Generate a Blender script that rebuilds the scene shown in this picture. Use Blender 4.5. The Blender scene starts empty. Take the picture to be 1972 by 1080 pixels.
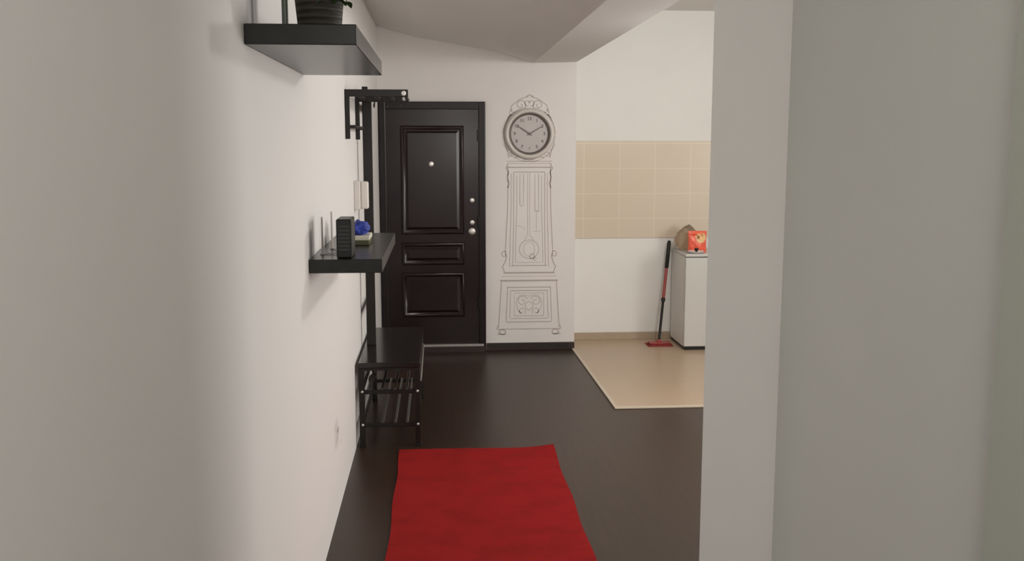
import bpy, bmesh, math, random
from mathutils import Vector, Matrix, noise
random.seed(4)
C = bpy.context.scene.collection
PI = math.pi

# ------------------------------------------------------------------ materials
def srgb(r, g, b):
    def f(c):
        c /= 255.0
        return c/12.92 if c <= .04045 else ((c+.055)/1.055)**2.4
    return (f(r), f(g), f(b), 1)

def mat(name, col, rough=.5, metal=0, var=.0, scale=20, bump=0, bscale=200, coat=0, alpha=None, trans=0, spec=.5):
    m = bpy.data.materials.new(name); m.use_nodes = True
    nt = m.node_tree; b = nt.nodes['Principled BSDF']
    b.inputs['Base Color'].default_value = col
    b.inputs['Roughness'].default_value = rough
    b.inputs['Metallic'].default_value = metal
    b.inputs['Coat Weight'].default_value = coat
    b.inputs['Coat Roughness'].default_value = .12
    b.inputs['Transmission Weight'].default_value = trans
    b.inputs['Specular IOR Level'].default_value = spec
    tc = nt.nodes.new('ShaderNodeTexCoord')
    if var:
        n = nt.nodes.new('ShaderNodeTexNoise'); n.inputs['Scale'].default_value = scale; n.inputs['Detail'].default_value = 4
        r = nt.nodes.new('ShaderNodeValToRGB')
        r.color_ramp.elements[0].position = .3; r.color_ramp.elements[1].position = .7
        r.color_ramp.elements[0].color = tuple(c*(1-var) for c in col[:3])+(1,)
        r.color_ramp.elements[1].color = tuple(min(1, c*(1+var)) for c in col[:3])+(1,)
        nt.links.new(tc.outputs['Object'], n.inputs['Vector']); nt.links.new(n.outputs['Fac'], r.inputs['Fac'])
        nt.links.new(r.outputs['Color'], b.inputs['Base Color'])
    if bump:
        n2 = nt.nodes.new('ShaderNodeTexNoise'); n2.inputs['Scale'].default_value = bscale
        bp = nt.nodes.new('ShaderNodeBump'); bp.inputs['Strength'].default_value = bump; bp.inputs['Distance'].default_value = .002
        nt.links.new(tc.outputs['Object'], n2.inputs['Vector']); nt.links.new(n2.outputs['Fac'], bp.inputs['Height'])
        nt.links.new(bp.outputs['Normal'], b.inputs['Normal'])
    return m

M = {}
M['darkstrip'] = mat('grey_green_darkened_strip', (.50, .53, .46, 1), .6, var=.02, scale=3)
M['wall'] = mat('wall_paint', (.75, .73, .71, 1), .7, var=.015, scale=3, bump=.08, bscale=120)
M['clockwall'] = mat('hall_wall_paint', (.73, .69, .665, 1), .7, var=.015, scale=3, bump=.08, bscale=120)
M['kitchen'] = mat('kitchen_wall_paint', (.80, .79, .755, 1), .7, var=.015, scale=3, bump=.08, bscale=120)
M['partition'] = mat('partition_paint', (.73, .74, .70, 1), .7, var=.015, scale=3, bump=.08, bscale=120)
M['ceiling'] = mat('ceiling_paint', (.75, .73, .71, 1), .8, var=.015, scale=2, bump=.06, bscale=100)
M['black'] = mat('black_wood_veneer', (.013, .013, .0115, 1), .26, var=.2, scale=30, bump=.03, bscale=300, spec=.36)
M['stand'] = mat('dark_brown_metal', (.012, .009, .0075, 1), .35, var=.1, scale=10, spec=.3)
M['stand_seat'] = mat('glossy_dark_seat', (.014, .010, .009, 1), .17, var=.15, scale=8, coat=.1)
M['rod'] = mat('dark_steel_rod', (.17, .16, .145, 1), .3, metal=.7)
M['bolt'] = mat('bolt_cap', (.55, .52, .48, 1), .3, metal=.4)
M['whitecap'] = mat('white_end_cap', (.85, .83, .8, 1), .35)
M['door'] = mat('dark_mahogany_lacquer', (.012, .0045, .005, 1), .27, var=.25, scale=6, coat=.05, spec=.33)
M['doorframe'] = mat('door_frame_lacquer', (.010, .0055, .0055, 1), .32, var=.25, scale=6, spec=.3)
M['chrome'] = mat('brushed_chrome', (.62, .58, .56, 1), .28, metal=1)
M['alu'] = mat('aluminium', (.45, .42, .40, 1), .35, metal=.8)
M['skirt'] = mat('dark_skirting', (.022, .014, .011, 1), .4, var=.2, scale=14)
M['tile_skirt'] = mat('beige_tile_skirting', (.42, .33, .24, 1), .35, var=.05, scale=14)
M['trim'] = mat('beige_edge_strip', (.56, .47, .37, 1), .4)
M['decal'] = mat('mauve_grey_vinyl', (.44, .375, .345, 1), .6)
M['decal_soft'] = mat('pale_mauve_vinyl', (.54, .47, .43, 1), .6)
M['clock_rim'] = mat('white_clock_rim', (.60, .555, .51, 1), .35, coat=.2)
M['clock_bezel'] = mat('taupe_bezel', (.14, .115, .10, 1), .35)
M['dial'] = mat('pale_dial', (.50, .455, .44, 1), .5)
M['numeral'] = mat('taupe_numeral', (.15, .125, .12, 1), .5)
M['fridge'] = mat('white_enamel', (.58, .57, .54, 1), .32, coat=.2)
M['fridge_side_lifted'] = mat('white_enamel_side_lifted', (.72, .70, .67, 1), .45)  # same enamel as the front, lightened because little light reaches the side
M['gasket'] = mat('grey_gasket', (.25, .23, .22, 1), .6)
M['blackplastic'] = mat('black_plastic', (.010, .011, .010, 1), .35, spec=.3)
M['redplastic'] = mat('red_plastic', (.33, .045, .04, 1), .35)
M['redmop'] = mat('red_microfibre', (.22, .022, .02, 1), .95, var=.4, scale=90, bump=.6, bscale=300)
M['orange'] = mat('orange_red_film', (.85, .13, .07, 1), .35, var=.12, scale=30)
M['peach'] = mat('pale_gold_print', (.85, .48, .22, 1), .4, var=.3, scale=90)
M['brownprint'] = mat('brown_print', (.35, .14, .06, 1), .5)
M['amber'] = mat('clear_film', (.62, .48, .34, 1), .25, alpha=1, trans=.75)
M['plate'] = mat('white_plate', (.78, .74, .70, 1), .3)
M['blue'] = mat('blue_cloth', (.015, .035, .28, 1), .6, var=.4, scale=40, bump=.3, bscale=80)
M['olive'] = mat('olive_card', (.07, .07, .03, 1), .6)
M['cream'] = mat('cream_card', (.66, .62, .52, 1), .5)
M['antenna'] = mat('warm_grey_plastic', (.46, .41, .38, 1), .5)
M['stem'] = mat('grey_green_metal', (.12, .13, .105, 1), .45, metal=.2)
M['leaf'] = mat('dark_green_leaf', (.045, .085, .022, 1), .5, var=.4, scale=30)
M['soil'] = mat('dark_soil', (.02, .014, .01, 1), .95, var=.4, scale=80, bump=.6, bscale=150)
M['intercom'] = mat('white_intercom_plastic', (.70, .66, .62, 1), .4)
M['led'] = mat('grey_grille', (.025, .025, .025, 1), .5)

# wicker pot: woven bands
def wicker():
    m = mat('brown_wicker', (.035, .024, .016, 1), .7)
    nt = m.node_tree; b = nt.nodes['Principled BSDF']
    tc = nt.nodes.new('ShaderNodeTexCoord'); w = nt.nodes.new('ShaderNodeTexWave'); w.bands_direction = 'Z'
    w.inputs['Scale'].default_value = 18; w.inputs['Distortion'].default_value = 1.5
    r = nt.nodes.new('ShaderNodeValToRGB'); r.color_ramp.elements[0].color = (.013, .011, .007, 1); r.color_ramp.elements[1].color = (.038, .029, .022, 1)
    bp = nt.nodes.new('ShaderNodeBump'); bp.inputs['Strength'].default_value = .7; bp.inputs['Distance'].default_value = .004
    nt.links.new(tc.outputs['Object'], w.inputs['Vector']); nt.links.new(w.outputs['Fac'], r.inputs['Fac'])
    nt.links.new(r.outputs['Color'], b.inputs['Base Color']); nt.links.new(w.outputs['Fac'], bp.inputs['Height']); nt.links.new(bp.outputs['Normal'], b.inputs['Normal'])
    return m
M['wicker'] = wicker()

def brickmat(name, c1, c2, mortar, bw, rh, msize, rough, axes='XY', offset=.5, bump=.2, spec=.5, grain=False, coat=0):
    m = mat(name, c1, rough, coat=coat, spec=spec); nt = m.node_tree; b = nt.nodes['Principled BSDF']
    tc = nt.nodes.new('ShaderNodeTexCoord'); sp = nt.nodes.new('ShaderNodeSeparateXYZ'); cb = nt.nodes.new('ShaderNodeCombineXYZ')
    nt.links.new(tc.outputs['Object'], sp.inputs[0])
    nt.links.new(sp.outputs[axes[0]], cb.inputs['X']); nt.links.new(sp.outputs[axes[1]], cb.inputs['Y'])
    br = nt.nodes.new('ShaderNodeTexBrick'); br.offset = offset
    br.inputs['Color1'].default_value = c1; br.inputs['Color2'].default_value = c2; br.inputs['Mortar'].default_value = mortar
    br.inputs['Scale'].default_value = 1; br.inputs['Mortar Size'].default_value = msize
    br.inputs['Brick Width'].default_value = bw; br.inputs['Row Height'].default_value = rh
    nt.links.new(cb.outputs[0], br.inputs['Vector'])
    out = br.outputs['Color']
    if grain:
        mp = nt.nodes.new('ShaderNodeMapping'); mp.inputs['Scale'].default_value = (2, 40, 1)
        n = nt.nodes.new('ShaderNodeTexNoise'); n.inputs['Scale'].default_value = 1.0; n.inputs['Detail'].default_value = 5
        nt.links.new(cb.outputs[0], mp.inputs[0]); nt.links.new(mp.outputs[0], n.inputs['Vector'])
        mx = nt.nodes.new('ShaderNodeMix'); mx.data_type = 'RGBA'; mx.blend_type = 'OVERLAY'; mx.inputs[0].default_value = .35
        nt.links.new(out, mx.inputs[6]); nt.links.new(n.outputs['Fac'], mx.inputs[7]); out = mx.outputs[2]
    nt.links.new(out, b.inputs['Base Color'])
    return m
# dark laminate: boards run along the hall
M['floor'] = brickmat('dark_laminate', (.036, .019, .012, 1), (.030, .016, .010, 1), (.026, .017, .013, 1), 1.25, .19, .0015, .34, axes='YX', offset=.37, grain=True, spec=.33)
M['tilefloor'] = brickmat('beige_floor_tile', (.47, .345, .235, 1), (.45, .33, .225, 1), (.44, .33, .22, 1), .33, .33, .003, .3, axes='XY', offset=0)
M['splash'] = brickmat('beige_wall_tile', (.66, .57, .45, 1), (.65, .555, .435, 1), (.72, .63, .50, 1), .30, .208, .004, .28, axes='XZ', offset=0)

# left wall with its small scuff marks
def leftwall():
    m = mat('left_wall_paint', (.745, .72, .70, 1), .7, bump=.08, bscale=120)
    nt = m.node_tree; b = nt.nodes['Principled BSDF']
    tc = nt.nodes.new('ShaderNodeTexCoord'); sp = nt.nodes.new('ShaderNodeSeparateXYZ'); nt.links.new(tc.outputs['Object'], sp.inputs[0])
    acc = None
    for (y, z, ry, rz, a) in ((4.31, .372, .05, .016, .9), (4.27, .345, .10, .045, .32), (4.25, .405, .09, .035, .28), (4.44, .28, .03, .015, .2)):
        v = nt.nodes.new('ShaderNodeMath'); v.operation = 'SUBTRACT'; v.inputs[1].default_value = y; nt.links.new(sp.outputs['Y'], v.inputs[0])
        v2 = nt.nodes.new('ShaderNodeMath'); v2.operation = 'DIVIDE'; v2.inputs[1].default_value = ry; nt.links.new(v.outputs[0], v2.inputs[0])
        w = nt.nodes.new('ShaderNodeMath'); w.operation = 'SUBTRACT'; w.inputs[1].default_value = z; nt.links.new(sp.outputs['Z'], w.inputs[0])
        w2 = nt.nodes.new('ShaderNodeMath'); w2.operation = 'DIVIDE'; w2.inputs[1].default_value = rz; nt.links.new(w.outputs[0], w2.inputs[0])
        cb = nt.nodes.new('ShaderNodeCombineXYZ'); nt.links.new(v2.outputs[0], cb.inputs[0]); nt.links.new(w2.outputs[0], cb.inputs[1])
        L = nt.nodes.new('ShaderNodeVectorMath'); L.operation = 'LENGTH'; nt.links.new(cb.outputs[0], L.inputs[0])
        mr = nt.nodes.new('ShaderNodeMapRange'); mr.inputs[1].default_value = .3; mr.inputs[2].default_value = 1.2; mr.inputs[3].default_value = a; mr.inputs[4].default_value = 0
        nt.links.new(L.outputs['Value'], mr.inputs[0])
        if acc is None: acc = mr.outputs[0]
        else:
            ad = nt.nodes.new('ShaderNodeMath'); ad.operation = 'MAXIMUM'; nt.links.new(acc, ad.inputs[0]); nt.links.new(mr.outputs[0], ad.inputs[1]); acc = ad.outputs[0]
    mx = nt.nodes.new('ShaderNodeMix'); mx.data_type = 'RGBA'; nt.links.new(acc, mx.inputs[0])
    mx.inputs[6].default_value = (.745, .72, .70, 1); mx.inputs[7].default_value = (.20, .16, .13, 1)
    nt.links.new(mx.outputs[2], b.inputs['Base Color'])
    return m
M['leftwall'] = leftwall()

def rugmat():
    m = mat('red_woven_rug', (.34, .012, .012, 1), .95, spec=.15); nt = m.node_tree; b = nt.nodes['Principled BSDF']
    tc = nt.nodes.new('ShaderNodeTexCoord')
    n = nt.nodes.new('ShaderNodeTexNoise'); n.inputs['Scale'].default_value = 5; n.inputs['Detail'].default_value = 5; n.inputs['Roughness'].default_value = .6
    r = nt.nodes.new('ShaderNodeValToRGB'); r.color_ramp.elements[0].position = .28; r.color_ramp.elements[1].position = .55
    r.color_ramp.elements[0].color = (.205, .0065, .006, 1); r.color_ramp.elements[1].color = (.265, .008, .008, 1)
    mp = nt.nodes.new('ShaderNodeMapping'); mp.inputs['Scale'].default_value = (1, 1.3, 1)
    nt.links.new(tc.outputs['Object'], mp.inputs[0]); nt.links.new(mp.outputs[0], n.inputs['Vector']); nt.links.new(n.outputs['Fac'], r.inputs[0]); nt.links.new(r.outputs[0], b.inputs['Base Color'])
    w = nt.nodes.new('ShaderNodeTexWave'); w.bands_direction = 'Y'; w.inputs['Scale'].default_value = 30; w.inputs['Distortion'].default_value = 1
    nt.links.new(tc.outputs['Object'], w.inputs['Vector'])
    bp = nt.nodes.new('ShaderNodeBump'); bp.inputs['Strength'].default_value = .35; bp.inputs['Distance'].default_value = .004
    nt.links.new(w.outputs['Fac'], bp.inputs['Height']); nt.links.new(bp.outputs['Normal'], b.inputs['Normal'])
    return m
M['rug'] = rugmat()

# ------------------------------------------------------------------ mesh helpers
def bm_new(): return bmesh.new()

def add_box(bm, x0, x1, y0, y1, z0, z1, bev=0, seg=2):
    r = bmesh.ops.create_cube(bm, size=1)
    vs = r['verts']
    for v in vs:
        v.co = Vector(((x0+x1)/2+v.co.x*(x1-x0), (y0+y1)/2+v.co.y*(y1-y0), (z0+z1)/2+v.co.z*(z1-z0)))
    if bev:
        es = list({e for v in vs for e in v.link_edges})
        bmesh.ops.bevel(bm, geom=es, offset=bev, segments=seg, affect='EDGES', profile=.5)
    return bm

def add_tube(bm, pts, r, seg=12, caps=True):
    """round tube through pts; r is a number or a list"""
    pts = [Vector(p) for p in pts]; rings = []
    rs = r if isinstance(r, (list, tuple)) else [r]*len(pts)
    up = None
    for i, p in enumerate(pts):
        d = (pts[min(i+1, len(pts)-1)]-pts[max(i-1, 0)]).normalized()
        if up is None:
            up = Vector((0, 0, 1)) if abs(d.z) < .9 else Vector((1, 0, 0))
        u = d.cross(up).normalized(); w = u.cross(d).normalized(); up = w
        rings.append([bm.verts.new(p+(u*math.cos(2*PI*k/seg)+w*math.sin(2*PI*k/seg))*rs[i]) for k in range(seg)])
    for a, b in zip(rings, rings[1:]):
        for k in range(seg):
            bm.faces.new((a[k], a[(k+1) % seg], b[(k+1) % seg], b[k]))
    if caps:
        bm.faces.new(rings[0][::-1]); bm.faces.new(rings[-1])
    return bm

def add_lathe(bm, prof, origin, axis='Z', seg=48, closed=False):
    """profile (radius, height) turned about an axis through origin"""
    o = Vector(origin); rings = []
    for (r, h) in prof:
        ring = []
        for k in range(seg):
            a = 2*PI*k/seg
            if axis == 'Z': p = Vector((r*math.cos(a), r*math.sin(a), h))
            else: p = Vector((r*math.cos(a), -h, r*math.sin(a)))      # towards the viewer (-Y)
            ring.append(bm.verts.new(o+p))
        rings.append(ring)
    pairs = list(zip(rings, rings[1:]))
    if closed: pairs.append((rings[-1], rings[0]))
    for a, b in pairs:
        for k in range(seg): bm.faces.new((a[k], a[(k+1) % seg], b[(k+1) % seg], b[k]))
    if not closed:
        if prof[0][0] > 1e-5: bm.faces.new(rings[0][::-1])
        if prof[-1][0] > 1e-5: bm.faces.new(rings[-1])
    bmesh.ops.remove_doubles(bm, verts=bm.verts, dist=1e-6)
    return bm

def add_prism(bm, poly, y0, y1):
    """XZ polygon extruded along Y"""
    a = [bm.verts.new((x, y0, z)) for x, z in poly]; b = [bm.verts.new((x, y1, z)) for x, z in poly]
    n = len(poly)
    bm.faces.new(a); bm.faces.new(b[::-1])
    for k in range(n): bm.faces.new((a[k], b[k], b[(k+1) % n], a[(k+1) % n]))
    return bm

def obj(name, bm, m, parent=None, smooth=False, angle=40):
    bmesh.ops.recalc_face_normals(bm, faces=bm.faces)
    me = bpy.data.meshes.new(name); bm.to_mesh(me); bm.free()
    me.materials.append(m)
    o = bpy.data.objects.new(name, me); C.objects.link(o)
    if smooth:
        for p in me.polygons: p.use_smooth = True
        me.set_sharp_from_angle(angle=math.radians(angle))
    if parent is not None:
        o.parent = parent
        if '_at' in parent: o.location = -Vector(parent['_at'])
    return o

def thing(name, label, cat, loc, group=None):
    o = bpy.data.objects.new(name, None); C.objects.link(o); o.location = loc; o.empty_display_size = .1
    o['label'] = label; o['category'] = cat; o['_at'] = list(loc)
    if group: o['group'] = group
    return o

def tag(o, label, cat, group=None):
    o['label'] = label; o['category'] = cat
    if group: o['group'] = group
    return o

def struct(name, bm, m, parent=None, label=None):
    o = obj(name, bm, m, parent)
    if parent is None: o['kind'] = 'structure'
    if label: o['label'] = label
    return o

B = lambda *a, **k: add_box(bm_new(), *a, **k)

# ------------------------------------------------------------------ the setting
LW = -.47           # left wall face
BW = 7.72           # hall end wall face
KW = 8.06           # kitchen end wall face
RW = 4.0            # right (window) wall face
TOPZ = 2.95
struct('wall_left', B(LW-.15, LW, -2.5, 8.2, 0, TOPZ), M['leftwall'])
struct('wall_hall_end', B(LW, 1.085, BW, 8.2, 0, TOPZ), M['clockwall'])
struct('wall_kitchen_end', B(1.085, RW, KW, 8.2, 0, TOPZ), M['kitchen'])
# right wall, with the window opening that lights the place
WY0, WY1, WZ0, WZ1 = 2.75, 4.55, .95, 2.25
bm = bm_new()
add_box(bm, RW, RW+.2, -2.5, WY0, 0, TOPZ); add_box(bm, RW, RW+.2, WY1, 8.2, 0, TOPZ)
add_box(bm, RW, RW+.2, WY0, WY1, 0, WZ0); add_box(bm, RW, RW+.2, WY0, WY1, WZ1, TOPZ)
struct('wall_right', bm, M['kitchen'])
bm = bm_new()
for (y0, y1, z0, z1) in ((WY0, WY0+.06, WZ0, WZ1), (WY1-.06, WY1, WZ0, WZ1), (WY0, WY1, WZ0, WZ0+.06), (WY0, WY1, WZ1-.06, WZ1), ((WY0+WY1)/2-.03, (WY0+WY1)/2+.03, WZ0, WZ1)):
    add_box(bm, RW+.06, RW+.12, y0, y1, z0, z1)
w1 = struct('window_1', bm, M['fridge'])

# partition at the right: its short end faces the viewer, the deeper pier stands nearer
PY = 2.40
bm = bm_new()      # its end is splayed towards the kitchen
pp = [(.676, PY), (RW, PY), (RW, PY+.13), (.735, PY+.13)]
a = [bm.verts.new((x, y, 0)) for x, y in pp]; b = [bm.verts.new((x, y, TOPZ)) for x, y in pp]
bm.faces.new(a); bm.faces.new(b)
for k in range(4): bm.faces.new((a[k], a[(k+1) % 4], b[(k+1) % 4], b[k]))
struct('wall_partition', bm, M['clockwall'])
struct('wall_pier', B(.872, RW, .1, PY, 0, TOPZ), M['partition'])
struct('added_strip', B(.845, .872, .1, 1.395, 0, 2.56), M['darkstrip'])  # added strip, its darker grey-green stands in for shade on this face
# wall behind the viewer, with its window opening
RY = -2.5
bm = bm_new()
QX0, QX1, QZ0, QZ1 = .05, .90, 1.30, 2.10
add_box(bm, LW-.15, QX0, RY-.2, RY, 0, TOPZ); add_box(bm, QX1, RW+.2, RY-.2, RY, 0, TOPZ)
add_box(bm, QX0, QX1, RY-.2, RY, 0, QZ0); add_box(bm, QX0, QX1, RY-.2, RY, QZ1, TOPZ)
struct('wall_behind', bm, M['wall'])
bm = bm_new()
for (x0, x1, z0, z1) in ((QX0, QX0+.05, QZ0, QZ1), (QX1-.05, QX1, QZ0, QZ1), (QX0, QX1, QZ0, QZ0+.05), (QX0, QX1, QZ1-.05, QZ1)):
    add_box(bm, x0, x1, RY-.14, RY-.08, z0, z1)
struct('window_2', bm, M['fridge'])

# ceilings: the hall ceiling slopes up to the left wall, the kitchen ceiling is higher
prof = [(LW, 2.56), (-.17, 2.475), (.11, 2.43), (.48, 2.365), (.745, 2.285), (1.085, 2.295), (1.085, TOPZ), (LW, TOPZ)]
struct('ceiling', add_prism(bm_new(), prof, PY+.0, BW), M['ceiling'])
struct('ceiling_kitchen', B(1.085, RW, PY+.13, KW, 2.74, TOPZ), M['ceiling'])
struct('ceiling_near', B(LW, RW, -2.5, PY, 2.56, TOPZ), M['ceiling'])

struct('floor', B(LW-.15, RW+.2, -2.5, 8.2, -.1, 0), M['floor'])
# kitchen tiles: one slab with its light edge strip
bm = bm_new()
kx0, kx1, ky0 = 1.085, 1.112, 5.92
poly = [(kx0, KW), (kx0, BW), (kx1, ky0), (RW, ky0), (RW, KW)]
a = [bm.verts.new((x, y, .0005)) for x, y in poly]; b = [bm.verts.new((x, y, .008)) for x, y in poly]
bm.faces.new(a); bm.faces.new(b)
for k in range(5): bm.faces.new((a[k], a[(k+1) % 5], b[(k+1) % 5], b[k]))
struct('floor_kitchen', bm, M['tilefloor'])
bm = bm_new()
add_box(bm, kx1-.022, RW, ky0-.03, ky0, .0, .011, bev=.003)
struct('trim_1', bm, M['trim'])
bm = bm_new()
r = bmesh.ops.create_cube(bm, size=1)['verts']
for v in r:
    t = v.co.y+.5; x = kx1*(1-t)+kx0*t
    v.co = Vector((x-.011+v.co.x*.022, ky0*(1-t)+(BW-.018)*t, .0055+v.co.z*.011))
struct('trim_2', bm, M['trim'])
struct('baseboard_hall', B(.372, 1.085, BW-.016, BW, 0, .062, bev=.003), M['skirt'])
struct('baseboard_kitchen', B(1.085, RW, KW-.012, KW, .008, .07, bev=.002), M['tile_skirt'])
struct('wall_tiles', B(1.13, RW, KW-.010, KW, .875, 1.685, bev=.002), M['splash'])

# ------------------------------------------------------------------ entrance door (door_1)
dx0, dx1, dzt = -.466, .365, 1.985
d1 = bpy.data.objects.new('door_1', None); C.objects.link(d1); d1.location = ((dx0+dx1)/2, BW, 0); d1['kind'] = 'structure'; d1['_at'] = list(d1.location)
bm = bm_new()
FW = .055
add_box(bm, dx0, dx0+FW, BW-.045, BW, .0, dzt, bev=.006)
add_box(bm, dx1-FW, dx1, BW-.045, BW, .0, dzt, bev=.006)
add_box(bm, dx0+FW, dx1-FW, BW-.044, BW, dzt-.06, dzt-.0005, bev=.004)
obj('door_frame', bm, M['doorframe'], d1)
leaf = obj('door_leaf', B(dx0+FW-.004, dx1-FW+.004, BW-.030, BW-.002, .055, dzt-.055, bev=.003), M['door'], d1)
def moulding(x0, x1, z0, z1, yf, w=.035, h=.014, m='door'):
    """raised rectangular moulding with a rounded profile plus a raised field"""
    bm = bm_new()
    prof = [(0, 0), (.15, .75), (.4, 1), (.6, .85), (.8, .45), (1, 0)]
    loops = []
    for (t, hh) in prof:
        i = t*w; y = yf-hh*h
        loops.append([bm.verts.new(p) for p in ((x0+i, y, z0+i), (x1-i, y, z0+i), (x1-i, y, z1-i), (x0+i, y, z1-i))])
    for A, Bq in zip(loops, loops[1:]):
        for k in range(4): bm.faces.new((A[k], A[(k+1) % 4], Bq[(k+1) % 4], Bq[k]))
    return bm
def field(x0, x1, z0, z1, yf, h=.008, sl=.03):
    bm = bm_new()
    A = [bm.verts.new(p) for p in ((x0, yf, z0), (x1, yf, z0), (x1, yf, z1), (x0, yf, z1))]
    Bq = [bm.verts.new(p) for p in ((x0+sl, yf-h, z0+sl), (x1-sl, yf-h, z0+sl), (x1-sl, yf-h, z1-sl), (x0+sl, yf-h, z1-sl))]
    bm.faces.new(Bq)
    for k in range(4): bm.faces.new((A[k], A[(k+1) % 4], Bq[(k+1) % 4], Bq[k]))
    return bm
yf = BW-.0295
for (z0, z1) in ((.95, 1.80), (.705, .885), (.285, .645)):
    obj('door_moulding', moulding(-.30, .195, z0, z1, yf), M['door'], d1, smooth=True, angle=60)
    obj('door_panel', field(-.262, .157, z0+.038, z1-.038, yf, sl=.02), M['door'], d1)
def rosette(x, z, r, depth, name, m='chrome'):
    bm = bm_new()
    add_lathe(bm, [(r, 0), (r, depth*.3), (r*.85, depth*.55), (r*.5, depth*.6), (r*.45, depth), (0, depth*1.02)], (x, yf, z), 'Y', 28)
    return obj(name, bm, M[m], d1, smooth=True)
rosette(-.06, 1.503, .022, .016, 'peephole')
rosette(.258, 1.217, .021, .02, 'upper_lock')
rosette(.258, 1.042, .021, .02, 'keyhole_plate')
k = rosette(.255, .972, .032, .045, 'door_knob')
bm = bm_new()
for z in (.35, 1.0, 1.68): add_tube(bm, [(dx1-FW-.002, BW-.045, z), (dx1-FW-.002, BW-.045, z+.09)], .007)
obj('hinge', bm, M['doorframe'], d1, smooth=True)
obj('threshold', B(dx0+.01, dx1-.02, BW-.06, BW-.002, .045, .066, bev=.004), M['alu'], d1)
obj('threshold_riser', B(dx0+.01, dx1-.01, BW-.055, BW-.002, .0, .046), M['skirt'], d1)

# ------------------------------------------------------------------ floating shelves
def shelf(y0, y1, zt, x1, label):
    r = thing('wall_shelf', label, 'shelf', ((LW+x1)/2, (y0+y1)/2, zt-.05), 'black floating shelves on the left wall')
    obj('shelf_board', B(LW+.001, x1, y0, y1, zt-.05, zt, bev=.0025), M['black'], r)
    bm = bm_new(); add_box(bm, LW+.0005, LW+.004, y0+.01, y1-.01, zt-.046, zt-.004)
    obj('mounting_plate', bm, M['gasket'], r)
    return r
shelf(2.46, 3.52, 1.946, -.198, 'thick black floating shelf high on the left wall with a plant pot on it')
shelf(3.50, 4.56, 1.246, -.208, 'thick black floating shelf at waist height on the left wall holding a router')

# ------------------------------------------------------------------ things on the upper shelf
t = thing('plant_pot', 'dark brown wicker pot of green leaves on the upper black shelf', 'plant', (-.306, 2.63, 1.946))
bm = bm_new()
add_lathe(bm, [(0, 0), (.054, 0), (.056, .004), (.060, .05), (.067, .125), (.069, .13), (.064, .13), (.058, .1), (0, .1)], (-.306, 2.63, 1.9465), 'Z', 40)
obj('pot', bm, M['wicker'], t, smooth=True, angle=50)
bm = bm_new(); add_lathe(bm, [(0, .100), (.0575, .102), (.0595, .112), (0, .118)], (-.306, 2.63, 1.9465), 'Z', 32)
obj('soil', bm, M['soil'], t, smooth=True)
def leaf_mesh(bm, base, d, L, W, droop):
    base = Vector(base); d = Vector(d).normalized(); side = d.cross(Vector((0, 0, 1))).normalized(); n = 8; rows = []
    for i in range(n+1):
        s = i/n; p = base+d*L*s+Vector((0, 0, -droop*s*s)); w = W*math.sin(PI*min(1, s*.93+.05))**.8
        up = side.cross(d).normalized()
        rows.append([bm.verts.new(p+side*w*q+up*abs(q)*w*.25) for q in (-.5, 0, .5)])
    for a, b in zip(rows, rows[1:]):
        for k in range(2): bm.faces.new((a[k], a[k+1], b[k+1], b[k]))
for i in range(34):
    a = i*2.39996; el = .25+1.1*((i*.618) % 1); bm = bm_new()
    L = .07+.06*((i*.37) % 1)
    if math.cos(a) < -.2: el = max(el, 1.2)
    rr = .03*((i*.73) % 1)
    leaf_mesh(bm, (-.306+rr*math.cos(a), 2.63+rr*math.sin(a), 2.057), (math.cos(a)*math.cos(el), math.sin(a)*math.cos(el), math.sin(el)), L, .034, .03 if el > .8 else .07)
    bmesh.ops.solidify(bm, geom=list(bm.faces), thickness=.0008)
    obj('leaf', bm, M['leaf'], t, smooth=True)
# trailing sprigs that fall over the rim
for (a, L) in ((-.25, .085), (-.75, .075), (-1.25, .07)):
    bm = bm_new()
    e = Vector((math.cos(a), math.sin(a), 0)); b0 = Vector((-.306, 2.63, 2.055))
    pts = [b0+e*.045, b0+e*.058+Vector((0, 0, .03)), b0+e*.070+Vector((0, 0, .03)), b0+e*.076+Vector((0, 0, .0)), b0+e*.074+Vector((0, 0, -.035))]
    add_tube(bm, pts, .0016, 6)
    for j in range(1, 5):
        for s in (-1, 1):
            leaf_mesh(bm, pts[j], e*.2+Vector((-e.y*s, e.x*s, -.15)), .024, .018, .010)
    obj('trailing_stem', bm, M['leaf'], t, smooth=True)

t = thing('candle_holder', 'slim grey metal stem standing on the upper shelf left of the plant pot', 'ornament', (-.397, 2.66, 1.946))
bm = bm_new(); add_lathe(bm, [(0, 0), (.022, 0), (.022, .003), (.009, .006), (.0085, .02), (.0085, .24), (.02, .25), (.022, .275), (.018, .275), (.016, .256), (0, .254)], (-.400, 2.665, 1.9465), 'Z', 24)
obj('stem', bm, M['stem'], t, smooth=True)
bm = bm_new(); add_lathe(bm, [(0, .255), (.0155, .256), (.0155, .36), (.004, .365), (0, .366)], (-.400, 2.665, 1.9465), 'Z', 24)
obj('candle', bm, M['cream'], t, smooth=True)

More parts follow.
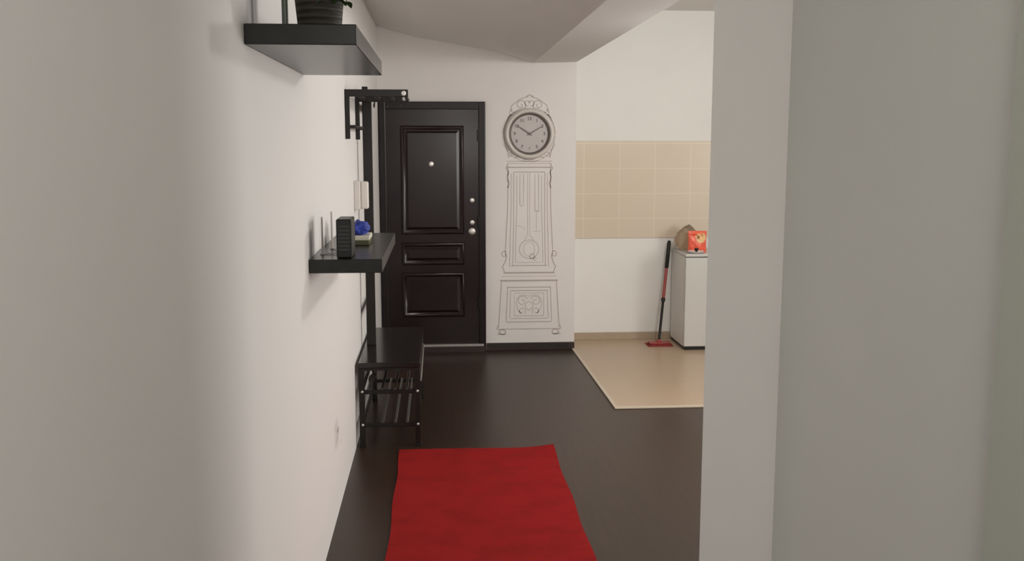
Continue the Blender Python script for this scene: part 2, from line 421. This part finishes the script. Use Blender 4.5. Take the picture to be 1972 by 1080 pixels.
# ------------------------------------------------------------------ things on the lower shelf
t = thing('wifi_router', 'black upright router box with two thin grey antennas on lower shelf', 'router', (-.36, 3.62, 1.246))
obj('body', B(-.373, -.318, 3.53, 3.68, 1.2465, 1.388, bev=.005), M['blackplastic'], t)
bm = bm_new()
for i in range(7): add_box(bm, -.366, -.325, 3.5285, 3.5305, 1.275+i*.014, 1.280+i*.014)
obj('vent', bm, M['led'], t)
for (x, y, zt) in ((-.438, 3.66, 1.388), (-.424, 3.86, 1.395)):
    bm = bm_new(); add_lathe(bm, [(0, 0), (.009, 0), (.009, .004), (.004, .008), (.0034, zt-1.2465-.005), (.002, zt-1.2465), (0, zt-1.2465)], (x, y, 1.2465), 'Z', 14)
    obj('antenna', bm, M['antenna'], t, smooth=True)
bm = bm_new(); add_tube(bm, [(-.438, 3.66, 1.2495), (-.41, 3.67, 1.249), (-.374, 3.66, 1.252)], .0022, 8); add_tube(bm, [(-.424, 3.86, 1.2495), (-.40, 3.80, 1.249), (-.36, 3.68, 1.252)], .0022, 8)
obj('cable', bm, M['antenna'], t, smooth=True)

t = thing('cardboard_box', 'small flat cream and olive box behind the router on lower shelf', 'box', (-.325, 4.05, 1.246))
obj('box_base', B(-.375, -.289, 3.99, 4.16, 1.2465, 1.266, bev=.002), M['olive'], t)
obj('box_lid', B(-.377, -.287, 3.988, 4.162, 1.266, 1.284, bev=.003), M['cream'], t, )
# crumpled blue pouch
bm = bm_new(); bmesh.ops.create_icosphere(bm, subdivisions=5, radius=1)
for v in bm.verts:
    n = noise.noise(v.co*1.7)*.22+noise.noise(v.co*4+Vector((3, 1, 2)))*.10
    p = v.co*(1+n)
    z = max(p.z, -.72)
    slope = 1-.35*max(0, v.co.x)
    v.co = Vector((-.332+p.x*.046, 4.07+p.y*.06, 1.3125+z*.034*slope))
zm = min(v.co.z for v in bm.verts)
for v in bm.verts: v.co.z += 1.2845-zm
o = obj('blue_pouch', bm, M['blue'], None, smooth=True, angle=60)
tag(o, 'crumpled bright blue cloth pouch lying on the small cream box behind the router', 'pouch')

# ------------------------------------------------------------------ intercom on the left wall
t = thing('intercom', 'white intercom handset mounted on left wall between hat rack and lower shelf', 'intercom', (LW, 5.50, 1.375))
obj('base_unit', B(LW, LW+.035, 5.42, 5.52, 1.295, 1.455, bev=.006), M['intercom'], t)
obj('handset', B(LW+.035, -.392, 5.435, 5.485, 1.30, 1.452, bev=.010, seg=3), M['intercom'], t)
obj('call_button', B(LW+.035, LW+.039, 5.495, 5.512, 1.33, 1.35, bev=.001), M['gasket'], t)

# ------------------------------------------------------------------ wall hat rack
t = thing('hat_rack', 'dark metal wall hat rack with lengthwise rods above the shoe bench', 'coat rack', (LW, 5.3, 1.8))
for (y, xo) in ((5.0, -.152), (5.62, -.17)):
    bm = bm_new()
    add_box(bm, LW, xo, y, y+.02, 1.893, 1.929, bev=.002)
    add_box(bm, LW, LW+.024, y, y+.02, 1.682, 1.895, bev=.002)
    add_box(bm, LW+.02, LW+.05, y+.004, y+.016, 1.735, 1.752)
    br = obj('bracket', bm, M['stand'], t)
    bm = bm_new(); add_lathe(bm, [(.012, 0), (.012, .004), (.008, .009), (0, .010)], (xo-.022, y, 1.910), 'Y', 20)
    obj('bolt_cap', bm, M['whitecap'], br, smooth=True)
for x in (-.41, -.325, -.25, -.172):
    obj('rod', add_tube(bm_new(), [(x, 5.02, 1.905), (x, 5.62, 1.905)], .009, 14), M['stand'], t, smooth=True)
obj('rod', add_tube(bm_new(), [(LW+.043, 5.02, 1.744), (LW+.043, 5.62, 1.744)], .009, 14), M['stand'], t, smooth=True)
for x in (-.36, -.29, -.215):
    bm = bm_new()
    add_tube(bm, [(x, 5.618, 1.895), (x, 5.60, 1.872), (x, 5.585, 1.862), (x, 5.57, 1.868), (x, 5.565, 1.880)], .004, 8)
    obj('hook', bm, M['stand'], t, smooth=True)

# ------------------------------------------------------------------ hall stand with bench seat and shoe shelves
HS = thing('hall_stand', 'dark hall bench with tall uprights and wire shoe shelves along left wall', 'hall stand', (-.285, 5.75, 0))
X0, X1, Y0, Y1 = -.452, -.113, 5.225, 6.27
obj('seat', B(X0, X1, Y0, Y1, .445, .475, bev=.004), M['stand_seat'], HS)
obj('seat_apron', add_box(add_box(add_box(bm_new(), X0+.03, X1-.03, Y0+.004, Y0+.02, .43, .4445), X0+.03, X1-.03, Y1-.02, Y1-.004, .38, .4445), X1-.018, X1-.004, Y0+.03, Y1-.03, .372, .4445), M['stand'], HS)
obj('side_rail', add_tube(bm_new(), [(X1+.0, Y0+.03, .366), (X1+.0, Y1-.03, .366)], .006, 12), M['alu'], HS, smooth=True)
for (x, y) in ((X0+.002, Y0), (X1-.032, Y0), (X0+.002, Y1-.03), (X1-.032, Y1-.03)):
    lg = obj('leg', B(x, x+.03, y, y+.03, 0.0, .4448, bev=.003), M['stand'], HS)
    obj('foot', B(x-.002, x+.032, y-.002, y+.032, 0, .012, bev=.002), M['blackplastic'], lg)
for zs in (.312, .125):
    bm = bm_new()
    for y in (Y0+.006, Y1-.024): add_box(bm, X0+.03, X1-.03, y, y+.018, zs-.014, zs+.008, bev=.002)
    for x in (X0+.01, X1-.025): add_box(bm, x, x+.014, Y0+.03, Y1-.03, zs-.012, zs+.006, bev=.002)
    sh = obj('shoe_shelf', bm, M['stand'], HS)
    n = 0
    for x in (-.395, -.325, -.255, -.19):
        if zs < .2 and x < -.38: continue
        obj('rod', add_tube(bm_new(), [(x, Y0+.02, zs+.006), (x, Y1-.01, zs+.006)], .0075, 10), M['rod'], sh, smooth=True)
    for x in (X0+.02, X1-.017):
        bm = bm_new(); add_lathe(bm, [(.007, 0), (.007, .003), (.004, .006), (0, .0065)], (x, Y0, zs+.002), 'Y', 14)
        obj('bolt', bm, M['bolt'], sh, smooth=True)
# uprights and the rails between them
for y, xa, xb in ((5.70, -.437, -.384), (6.14, -.465, -.424)):
    bm = bm_new(); add_box(bm, xa, xb, y, y+.03, .475, 1.90, bev=.003); add_box(bm, xa, xb-.02, y+.003, y+.027, 1.8995, 1.983 if y < 6 else 1.95, bev=.003)
    obj('upright', bm, M['stand'], HS)
for z in (.66, 1.85): obj('cross_rail', B(-.436, -.426, 5.729, 6.141, z, z+.05, bev=.002), M['stand'], HS)

# small wire crossing on the upper shoe shelf
t = thing('shoe_horn', 'short pale metal shoehorn lying at left end of upper shoe shelf', 'shoehorn', (-.38, 5.40, .33))
bm = bm_new()
leaf_mesh(bm, (-.392, 5.30, .337), (.05, .9, .10), .19, .042, 0)
bmesh.ops.solidify(bm, geom=list(bm.faces), thickness=.002)
obj('blade', bm, M['bolt'], t, smooth=True)
obj('hook_end', add_tube(bm_new(), [(-.382, 5.485, .357), (-.378, 5.56, .36), (-.374, 5.60, .35), (-.372, 5.615, .335)], .004, 8), M['bolt'], t, smooth=True)

# ------------------------------------------------------------------ rug
bm = bm_new()
nx, ny = 60, 110
xl, xr, yn, yfar = -.228, .610, 2.75, 5.14
def rz(u, v):
    x = xl+(xr-xl)*u; y = yn+(yfar-yn)*v
    w = .0025*noise.noise(Vector((x*3, y*3, 1)))
    curl = .012*max(0, (u-.75)/.25)**2*max(0, (v-.93)/.07)
    return x+.004*math.sin(y*9)*(1 if u > .5 else -1)*abs(u-.5)*2, y+.008*math.sin(u*7)*(v > .98), .0085+w+curl
top = [[bm.verts.new(rz(i/nx, j/ny)) for j in range(ny+1)] for i in range(nx+1)]
bot = [[bm.verts.new((top[i][j].co.x, top[i][j].co.y, max(.0004, top[i][j].co.z-.008))) for j in range(ny+1)] for i in range(nx+1)]
for i in range(nx):
    for j in range(ny):
        bm.faces.new((top[i][j], top[i+1][j], top[i+1][j+1], top[i][j+1])); bm.faces.new((bot[i][j], bot[i][j+1], bot[i+1][j+1], bot[i+1][j]))
for i in range(nx):
    bm.faces.new((top[i][0], bot[i][0], bot[i+1][0], top[i+1][0])); bm.faces.new((top[i][ny], top[i+1][ny], bot[i+1][ny], bot[i][ny]))
for j in range(ny):
    bm.faces.new((top[0][j], top[0][j+1], bot[0][j+1], bot[0][j])); bm.faces.new((top[nx][j], bot[nx][j], bot[nx][j+1], top[nx][j+1]))
tag(obj('rug', bm, M['rug'], None, smooth=True), 'plain red woven runner rug on the dark hall floor', 'rug')

# ------------------------------------------------------------------ clock drawing on the wall and the real clock on its face
def wm(px, py):      # drawing grid (about 4.1 mm a unit) to metres on the wall
    return .714+(px-1020)*.00412, 1.738-(py-257)*.00414
def line(bm, pts, w=.0055, y=BW-.0004, h=.0008):
    P = [Vector((wm(*p)[0], 0, wm(*p)[1])) for p in pts]
    n = len(P); L = []; closed = (P[0]-P[-1]).length < 1e-6
    for i in range(n):
        if closed: d = P[(i+1) % (n-1)]-P[(i-1) % (n-1)]
        else: d = P[min(i+1, n-1)]-P[max(i-1, 0)]
        d.normalize(); s = Vector((-d.z, 0, d.x))*w/2
        # mitre for corners
        if 0 < i < n-1:
            d1_ = (P[i]-P[i-1]).normalized(); c = max(.5, d.dot(d1_)); s = s/c
        L.append((P[i]+s, P[i]-s))
    vf = [[bm.verts.new((q.x, y-h, q.z)) for q in l] for l in L]; vb = [[bm.verts.new((q.x, y, q.z)) for q in l] for l in L]
    for i in range(n-1):
        bm.faces.new((vf[i][0], vf[i][1], vf[i+1][1], vf[i+1][0]))
        bm.faces.new((vf[i][0], vf[i+1][0], vb[i+1][0], vb[i][0])); bm.faces.new((vf[i][1], vb[i][1], vb[i+1][1], vf[i+1][1]))
def arc(cx, cy, r, a0, a1, n=24, ry=None):
    ry = ry or r
    return [(cx+r*math.cos(math.radians(a0+(a1-a0)*i/n)), cy-ry*math.sin(math.radians(a0+(a1-a0)*i/n))) for i in range(n+1)]
def spiral(cx, cy, r0, r1, a0, a1, n=28):
    return [(cx+(r0+(r1-r0)*i/n)*math.cos(math.radians(a0+(a1-a0)*i/n)), cy-(r0+(r1-r0)*i/n)*math.sin(math.radians(a0+(a1-a0)*i/n))) for i in range(n+1)]
def mir(pts): return [(2040-x, y) for x, y in pts]
def rect(x0, y0, x1, y1): return [(x0, y0), (x1, y0), (x1, y1), (x0, y1), (x0, y0)]
D = thing('wall_decal', 'line drawing of a tall grandfather clock on the end wall beside the door', 'wall decal', (.714, BW, .14))
# hood with its crest
bm = bm_new()
for f in (lambda p: p, mir):
    line(bm, f(arc(1020, 257, 50, 100, 180, 30)), .005)
    line(bm, f(spiral(1003, 203, 11, 2, -60, 420)), .006)
    line(bm, f([(1018, 187), (1008, 190), (1001, 193), (994, 198), (987, 203), (984, 210), (986, 216)]), .006)
    line(bm, f(spiral(988, 218, 7, 1.5, 90, 480)), .006)
    line(bm, f([(984, 220), (979, 228), (975, 238), (972, 250), (971, 262), (973, 276), (978, 290), (980, 303)]), .006)
    line(bm, f([(978, 226), (984, 222), (992, 219), (999, 215), (1008, 212), (1020, 211)]), .005)
    line(bm, f(spiral(985, 297, 6, 1.2, 0, 420)), .005)
    line(bm, f([(991, 303), (998, 300), (1006, 303), (1014, 306), (1020, 307)]), .006)
    line(bm, f(arc(1016, 200, 5, 0, 300, 14)), .005)
line(bm, [(1014, 187), (1020, 184), (1028, 187)], .007)
line(bm, arc(1020, 257, 53, 200, 340, 40), .004)
line(bm, [(976, 309), (1064, 309)], .005); line(bm, [(977, 313), (1063, 313)], .004)
obj('hood', bm, M['decal'], D)
# trunk
bm = bm_new()
for f in (lambda p: p, mir):
    line(bm, f([(979, 320), (979, 360), (978, 400), (976, 440), (974, 478)]), .006)
    line(bm, f([(985, 332), (985, 400), (983, 460), (982, 512)]), .004)
    line(bm, f([(990, 330), (990, 420), (988, 510)]), .005)
    line(bm, f([(996, 336), (996, 400), (994, 455), (993, 505)]), .0035)
    line(bm, f([(979, 314), (975, 322), (980, 330), (977, 340), (981, 352), (978, 360)]), .008)
    line(bm, f(spiral(972, 488, 7, 1.5, 70, 420)), .006)
    line(bm, f([(973, 480), (976, 492), (973, 503), (968, 512), (972, 522)]), .007)
line(bm, [(978, 320.5), (1062, 320.5)], .009); line(bm, [(990, 329.5), (1050, 329.5)], .006)
line(bm, [(985, 510), (1055, 510)], .006); line(bm, [(996, 504), (1044, 504)], .003)
line(bm, [(970, 524), (1070, 524)], .012); line(bm, [(963, 539.5), (1077, 539.5)], .013); line(bm, [(967, 531), (1073, 531)], .003)
obj('trunk', bm, M['decal'], D)
# pendulum and weights
bm = bm_new()
line(bm, [(1017, 331), (1017, 452)], .004); line(bm, [(1021, 331), (1021, 452)], .004)
line(bm, [(1015, 452), (1011, 461)], .005); line(bm, [(1023, 452), (1029, 461)], .005)
line(bm, rect(1002, 333, 1009, 392), .004); line(bm, [(1003, 394), (1008, 394)], .008)
line(bm, rect(1031, 333, 1038, 402), .004); line(bm, [(1030, 404), (1040, 404)], .008)
line(bm, [(1034, 404), (1034, 442)], .004); line(bm, [(996, 432), (1006, 434), (1013, 440)], .004); line(bm, [(1028, 444), (1042, 443)], .004)
line(bm, arc(1020, 478, 19, 0, 360, 36, 18), .007); line(bm, arc(1020, 478, 11, 0, 360, 30, 14), .004)
line(bm, arc(1026, 492, 5, 0, 360, 14), .006); line(bm, arc(1031, 497, 3, 0, 360, 10), .005)
obj('pendulum', bm, M['decal_soft'], D)
# plinth, its panel and feet
bm = bm_new()
for f in (lambda p: p, mir):
    line(bm, f([(966, 542), (963, 590), (960, 632)]), .006)
    line(bm, f([(978, 552), (976, 600), (975, 620)]), .005)
    line(bm, f([(984, 558), (983, 590), (982, 614)]), .004)
    line(bm, f([(959, 628), (957, 634), (961, 637)]), .006)
    line(bm, f(arc(968, 641, 6, 0, 360, 16, 5)), .007)
    line(bm, f([(961, 641), (958, 645), (975, 645)]), .004)
line(bm, [(977, 552.5), (1062, 552.5)], .007); line(bm, [(985, 559), (1056, 559)], .007)
line(bm, rect(991, 564, 1049, 609), .004)
line(bm, [(984, 614), (1056, 614)], .005); line(bm, [(976, 621), (1064, 621)], .007)
line(bm, [(960, 635), (1080, 635)], .006)
obj('plinth', bm, M['decal'], D)
bm = bm_new()
for f in (lambda p: p, mir):
    line(bm, f(spiral(1007, 580, 11, 2, 20, 500)), .007)
    line(bm, f(spiral(1006, 600, 8, 2, -40, 360)), .007)
    line(bm, f([(1020, 570), (1012, 568), (1003, 568), (997, 574), (995, 584), (998, 596), (1004, 604)]), .006)
    line(bm, f([(1020, 598), (1014, 594), (1012, 588), (1016, 582), (1020, 580)]), .007)
obj('plinth_ornament', bm, M['decal_soft'], D)

# the real clock
ccx, ccz = wm(1020, 257)
K = thing('wall_clock', 'round white wall clock mounted on the drawn grandfather clock', 'clock', (ccx, BW, ccz))
bm = bm_new()
add_lathe(bm, [(.158, .004), (.160, .022), (.166, .034), (.176, .040), (.188, .036), (.197, .022), (.200, .004), (.200, .0016), (.158, .0016)], (ccx, BW, ccz), 'Y', 72, closed=True)
obj('rim', bm, M['clock_rim'], K, smooth=True, angle=70)
bm = bm_new(); add_lathe(bm, [(.146, .012), (.148, .024), (.155, .032), (.163, .034), (.163, .012)], (ccx, BW, ccz), 'Y', 72, closed=True)
obj('bezel', bm, M['clock_bezel'], K, smooth=True, angle=70)
bm = bm_new(); add_lathe(bm, [(0, .002), (.158, .002), (.158, .012), (0, .012)], (ccx, BW, ccz), 'Y', 64)
dial = obj('dial', bm, M['dial'], K)
for n in range(12):
    a = PI/2-(n if n else 12)*PI/6
    cu = bpy.data.curves.new('numeral', 'FONT'); cu.body = str(n if n else 12); cu.size = .034; cu.align_x = 'CENTER'; cu.align_y = 'CENTER'; cu.extrude = .0006; cu.offset = .0011
    tmp = bpy.data.objects.new('tmp', cu); C.objects.link(tmp)
    bpy.context.view_layer.update()
    me = bpy.data.meshes.new_from_object(tmp.evaluated_get(bpy.context.evaluated_depsgraph_get()))
    C.objects.unlink(tmp); bpy.data.objects.remove(tmp)
    me.transform(Matrix.Translation((ccx+.117*math.cos(a), BW-.0130, ccz+.117*math.sin(a))) @ Matrix.Rotation(PI/2, 4, 'X'))
    me.materials.clear(); me.materials.append(M['numeral']); me.name = 'numeral'
    o = bpy.data.objects.new('numeral', me); C.objects.link(o); o.parent = dial
def hand(name, ang, L, w, yy):
    bm = bm_new(); a = math.radians(90-ang); d = Vector((math.cos(a), 0, math.sin(a))); s = Vector((-d.z, 0, d.x))
    P = [(-.022, w*.6), (0, w*1.1), (L*.75, w*.8), (L, w*.25)]
    fr = []; bk = []
    for (q, ww) in P:
        c = Vector((ccx, 0, ccz))+d*q
        fr.append([bm.verts.new((c+s*ww/2*k+Vector((0, yy, 0)))) for k in (-1, 1)]); bk.append([bm.verts.new((c+s*ww/2*k+Vector((0, yy+.0012, 0)))) for k in (-1, 1)])
    for i in range(3):
        bm.faces.new((fr[i][0], fr[i][1], fr[i+1][1], fr[i+1][0])); bm.faces.new((bk[i][0], bk[i+1][0], bk[i+1][1], bk[i][1]))
        for k in (0, 1): bm.faces.new((fr[i][k], fr[i+1][k], bk[i+1][k], bk[i][k]))
    bm.faces.new((fr[0][0], bk[0][0], bk[0][1], fr[0][1])); bm.faces.new((fr[3][0], fr[3][1], bk[3][1], bk[3][0]))
    return obj(name, bm, M['numeral'], K)
hand('hour_hand', -57, .110, .011, BW-.0165)
hand('minute_hand', 60, .128, .008, BW-.0185)
bm = bm_new(); add_lathe(bm, [(.011, .012), (.011, .021), (0, .022)], (ccx, BW, ccz), 'Y', 20)
obj('centre_cap', bm, M['numeral'], K, smooth=True)

# ------------------------------------------------------------------ fridge
fx0, fx1, fy0, fy1, ft = 1.955, 2.50, 7.56, 8.03, .79
Fz = .008
F = thing('mini_fridge', 'low white fridge on the beige tiles against the kitchen wall', 'fridge', ((fx0+fx1)/2, (fy0+fy1)/2, Fz))
obj('cabinet', B(fx0, fx1, fy0+.045, fy1, Fz+.025, ft-.022, bev=.006), M['fridge_side_lifted'], F)
obj('door', B(fx0-.001, fx1+.001, fy0, fy0+.04, Fz+.03, ft-.030, bev=.008, seg=3), M['fridge'], F)
obj('seal', B(fx0+.006, fx1-.006, fy0+.038, fy0+.047, Fz+.035, ft-.035), M['gasket'], F)
obj('worktop', B(fx0-.004, fx1+.004, fy0-.004, fy1, ft-.022, ft, bev=.005), M['fridge'], F)
obj('plinth', B(fx0+.01, fx1-.01, fy0+.02, fy1-.01, Fz+.0, Fz+.028), M['blackplastic'], F)
h = obj('door_handle', B(fx1-.06, fx1-.035, fy0-.025, fy0+.002, .50, .66, bev=.004), M['fridge'], F)

# things on the fridge
t = thing('snack_bag', 'orange-red packet with pale gold print standing on the fridge', 'packet', (2.085, 7.72, ft))
bm = bm_new()
n = 20; W_, H_ = .155, .170
def bagpt(u, v, s):
    x = (u-.5)*W_*(1-.12*math.sin(v*PI)*.4)
    th_ = .032*(math.sin(u*PI)**.5)*(math.sin(min(1, v*1.0+.18)*PI)**.6 if v < .82 else math.sin(PI*(1-v)/.36*.5)*.9)
    th_ = max(th_, .0012)
    w = .004*noise.noise(Vector((u*6, v*6, s*3)))*(1 if .05 < u < .95 else 0)
    return Vector((2.085+x, 7.72+s*(th_+w), ft+.001+v*H_))
fr = [[bm.verts.new(bagpt(i/n, j/n, -1)) for j in range(n+1)] for i in range(n+1)]
bk = [[bm.verts.new(bagpt(i/n, j/n, 1)) for j in range(n+1)] for i in range(n+1)]
for i in range(n):
    for j in range(n):
        bm.faces.new((fr[i][j], fr[i+1][j], fr[i+1][j+1], fr[i][j+1])); bm.faces.new((bk[i][j], bk[i][j+1], bk[i+1][j+1], bk[i+1][j]))
for i in range(n):
    bm.faces.new((fr[i][0], bk[i][0], bk[i+1][0], fr[i+1][0])); bm.faces.new((fr[i][n], fr[i+1][n], bk[i+1][n], bk[i][n]))
    bm.faces.new((fr[0][i], fr[0][i+1], bk[0][i+1], bk[0][i])); bm.faces.new((fr[n][i], bk[n][i], bk[n][i+1], fr[n][i+1]))
obj('wrapper', bm, M['orange'], t, smooth=True)
# printed patch that follows the front of the packet
def patch(cu_, cv, ru, rv, seed, m, off):
    bm = bm_new(); c = bm.verts.new(bagpt(cu_, cv, -1)+Vector((0, -off, 0))); ring = []
    rings = []
    for q in (.5, 1):
        rings.append([bm.verts.new(bagpt(min(.97, cu_+q*ru*(1+.25*noise.noise(Vector((math.cos(a)*2, math.sin(a)*2, seed))))*math.cos(a)), min(.97, cv+q*rv*(1+.25*noise.noise(Vector((math.cos(a)*2, math.sin(a)*2, seed+5))))*math.sin(a)), -1)+Vector((0, -off, 0))) for a in [2*PI*k/24 for k in range(24)]])
    for k in range(24):
        bm.faces.new((c, rings[0][k], rings[0][(k+1) % 24])); bm.faces.new((rings[0][k], rings[1][k], rings[1][(k+1) % 24], rings[0][(k+1) % 24]))
    return obj('print', bm, m, t, smooth=True)
patch(.66, .68, .30, .24, 1, M['peach'], .004)
patch(.52, .72, .09, .09, 4, M['brownprint'], .0055)
patch(.75, .78, .05, .04, 7, M['brownprint'], .0055)

t = thing('plastic_bag', 'crumpled see-through brownish plastic bag on fridge behind orange packet', 'bag', (2.03, 7.87, ft))
bm = bm_new(); bmesh.ops.create_icosphere(bm, subdivisions=5, radius=1)
for v in bm.verts:
    c = v.co.copy(); nn = noise.noise(c*1.6+Vector((7, 0, 0)))*.22+abs(noise.noise(c*4))*.16
    p = c*(1+nn); zz = max(p.z, -.8)
    v.co = Vector((2.045+p.x*.095*(1-.25*max(0, zz)), 7.87+p.y*.06, ft+.088+zz*.108))
zm = min(v.co.z for v in bm.verts)
for v in bm.verts: v.co.z += ft+.001-zm
obj('film', bm, M['amber'], t, smooth=True, angle=80)

t = thing('lidded_dish', 'shallow white dish with a black knob on front edge of fridge', 'dish', (2.04, 7.64, ft))
bm = bm_new(); add_lathe(bm, [(0, 0), (.045, 0), (.06, .006), (.068, .016), (.065, .016), (.056, .009), (0, .006)], (2.055, 7.635, ft+.0005), 'Z', 40)
obj('pan', bm, M['plate'], t, smooth=True)
bm = bm_new(); add_lathe(bm, [(0, .006), (.010, .0065), (.008, .016), (.016, .026), (.017, .034), (.012, .042), (0, .044)], (2.055, 7.625, ft), 'Z', 24)
obj('knob', bm, M['blackplastic'], t, smooth=True)
t = tag(obj('cable', add_tube(bm_new(), [(1.962, 7.98, ft+.004), (1.985, 7.93, ft+.008), (1.975, 7.86, ft+.004), (1.99, 7.78, ft+.004), (1.98, 7.72, ft+.004), (2.0, 7.66, ft+.004)], .0035, 8), M['antenna'], None, smooth=True), 'thin greyish cable lying along left edge of the fridge top', 'cable')

# ------------------------------------------------------------------ mop
T = thing('mop', 'red flat mop with a red and black pole leaning beside the fridge', 'mop', (1.80, 7.80, .008))
pb = Vector((1.803, 7.79, .045)); pt = Vector((1.927, 8.02, .852))
def onp(s): return pb+(pt-pb)*s
obj('pole', add_tube(bm_new(), [onp(0), onp(.40)], .011, 14), M['stand'], T, smooth=True)
obj('pole_middle', add_tube(bm_new(), [onp(.40), onp(.72)], .0125, 14), M['redplastic'], T, smooth=True)
obj('grip', add_tube(bm_new(), [onp(.72), onp(.73), onp(.97), onp(1)], [.012, .0165, .0165, .012], 16), M['blackplastic'], T, smooth=True)
obj('collar', add_tube(bm_new(), [onp(.385), onp(.39), onp(.42), onp(.425)], [.0125, .017, .017, .0125], 16), M['blackplastic'], T, smooth=True)
bm = bm_new(); add_box(bm, 1.715, 1.895, 7.745, 7.825, .026, .036, bev=.004); add_box(bm, 1.785, 1.82, 7.77, 7.81, .034, .055, bev=.005)
obj('plate', bm, M['redplastic'], T)
bm = bm_new(); bmesh.ops.create_grid(bm, x_segments=40, y_segments=20, size=1)
vs = list(bm.verts)
for v in vs:
    x, y = v.co.x, v.co.y; r_ = 1+.05*noise.noise(Vector((x*5, y*5, 0)))
    v.co = Vector((1.805+x*.105*r_, 7.785+y*.065*r_, .027-.014*max(abs(x), abs(y))**4+.002*noise.noise(Vector((x*20, y*12, 3)))))
ex = bmesh.ops.extrude_face_region(bm, geom=list(bm.faces))
for g in ex['geom']:
    if isinstance(g, bmesh.types.BMVert): g.co.z = .0085
obj('mop_pad', bm, M['redmop'], T, smooth=True, angle=60)

# ------------------------------------------------------------------ light
def area(name, loc, rot, sx, sy, p, col):
    L = bpy.data.lights.new(name, 'AREA'); L.shape = 'RECTANGLE'; L.size = sx; L.size_y = sy; L.energy = p; L.color = col
    o = bpy.data.objects.new(name, L); C.objects.link(o); o.location = loc; o.rotation_euler = rot; return o
# daylight through the window in the right wall
area('window_daylight', (RW+.03, (WY0+WY1)/2, (WZ0+WZ1)/2), (0, PI/2, 0), WZ1-WZ0-.14, WY1-WY0-.14, 62, (1, .98, .94))
area('rear_window_daylight', ((QX0+QX1)/2, RY-.02, (QZ0+QZ1)/2), (PI/2, 0, 0), .72, .67, 24, (1, .98, .93))
pl = bpy.data.lights.new('kitchen_fill_light', 'POINT'); pl.energy = 52; pl.color = (1, .98, .94); pl.shadow_soft_size = .10  # unseen light, added to brighten the kitchen and hall end wall
po = bpy.data.objects.new('kitchen_fill_light', pl); C.objects.link(po); po.location = (1.75, 5.1, 2.27)
nl = bpy.data.lights.new('near_fill_light', 'POINT'); nl.energy = 27; nl.color = (1, .98, .94); nl.shadow_soft_size = .25  # another unseen fill, added to lift the near left wall and partition
no = bpy.data.objects.new('near_fill_light', nl); C.objects.link(no); no.location = (.25, -.3, 2.40)
# soft daylight from the room behind the viewer
W = bpy.data.worlds.new('daylight'); bpy.context.scene.world = W; W.use_nodes = True
bg = W.node_tree.nodes['Background']; bg.inputs[0].default_value = (1, .99, .94, 1); bg.inputs[1].default_value = .5

# ------------------------------------------------------------------ camera
f = 1870.0
th = math.atan(262/f); ps = math.atan(141*math.cos(th)/f)
cam = bpy.data.cameras.new('camera'); cam.sensor_width = 36; cam.lens = f/1972*36; cam.sensor_fit = 'HORIZONTAL'; cam.clip_start = .05
co = bpy.data.objects.new('camera', cam); C.objects.link(co)
co.location = (0, 0, 1.655); co.rotation_euler = (PI/2-th, 0, -ps)
sc = bpy.context.scene; sc.camera = co
for o in bpy.data.objects:
    if '_at' in o: del o['_at']
sc.view_settings.view_transform = 'Standard'; sc.view_settings.look = 'None'; sc.view_settings.gamma = 1; sc.view_settings.exposure = .18
sc.view_settings.use_curve_mapping = False
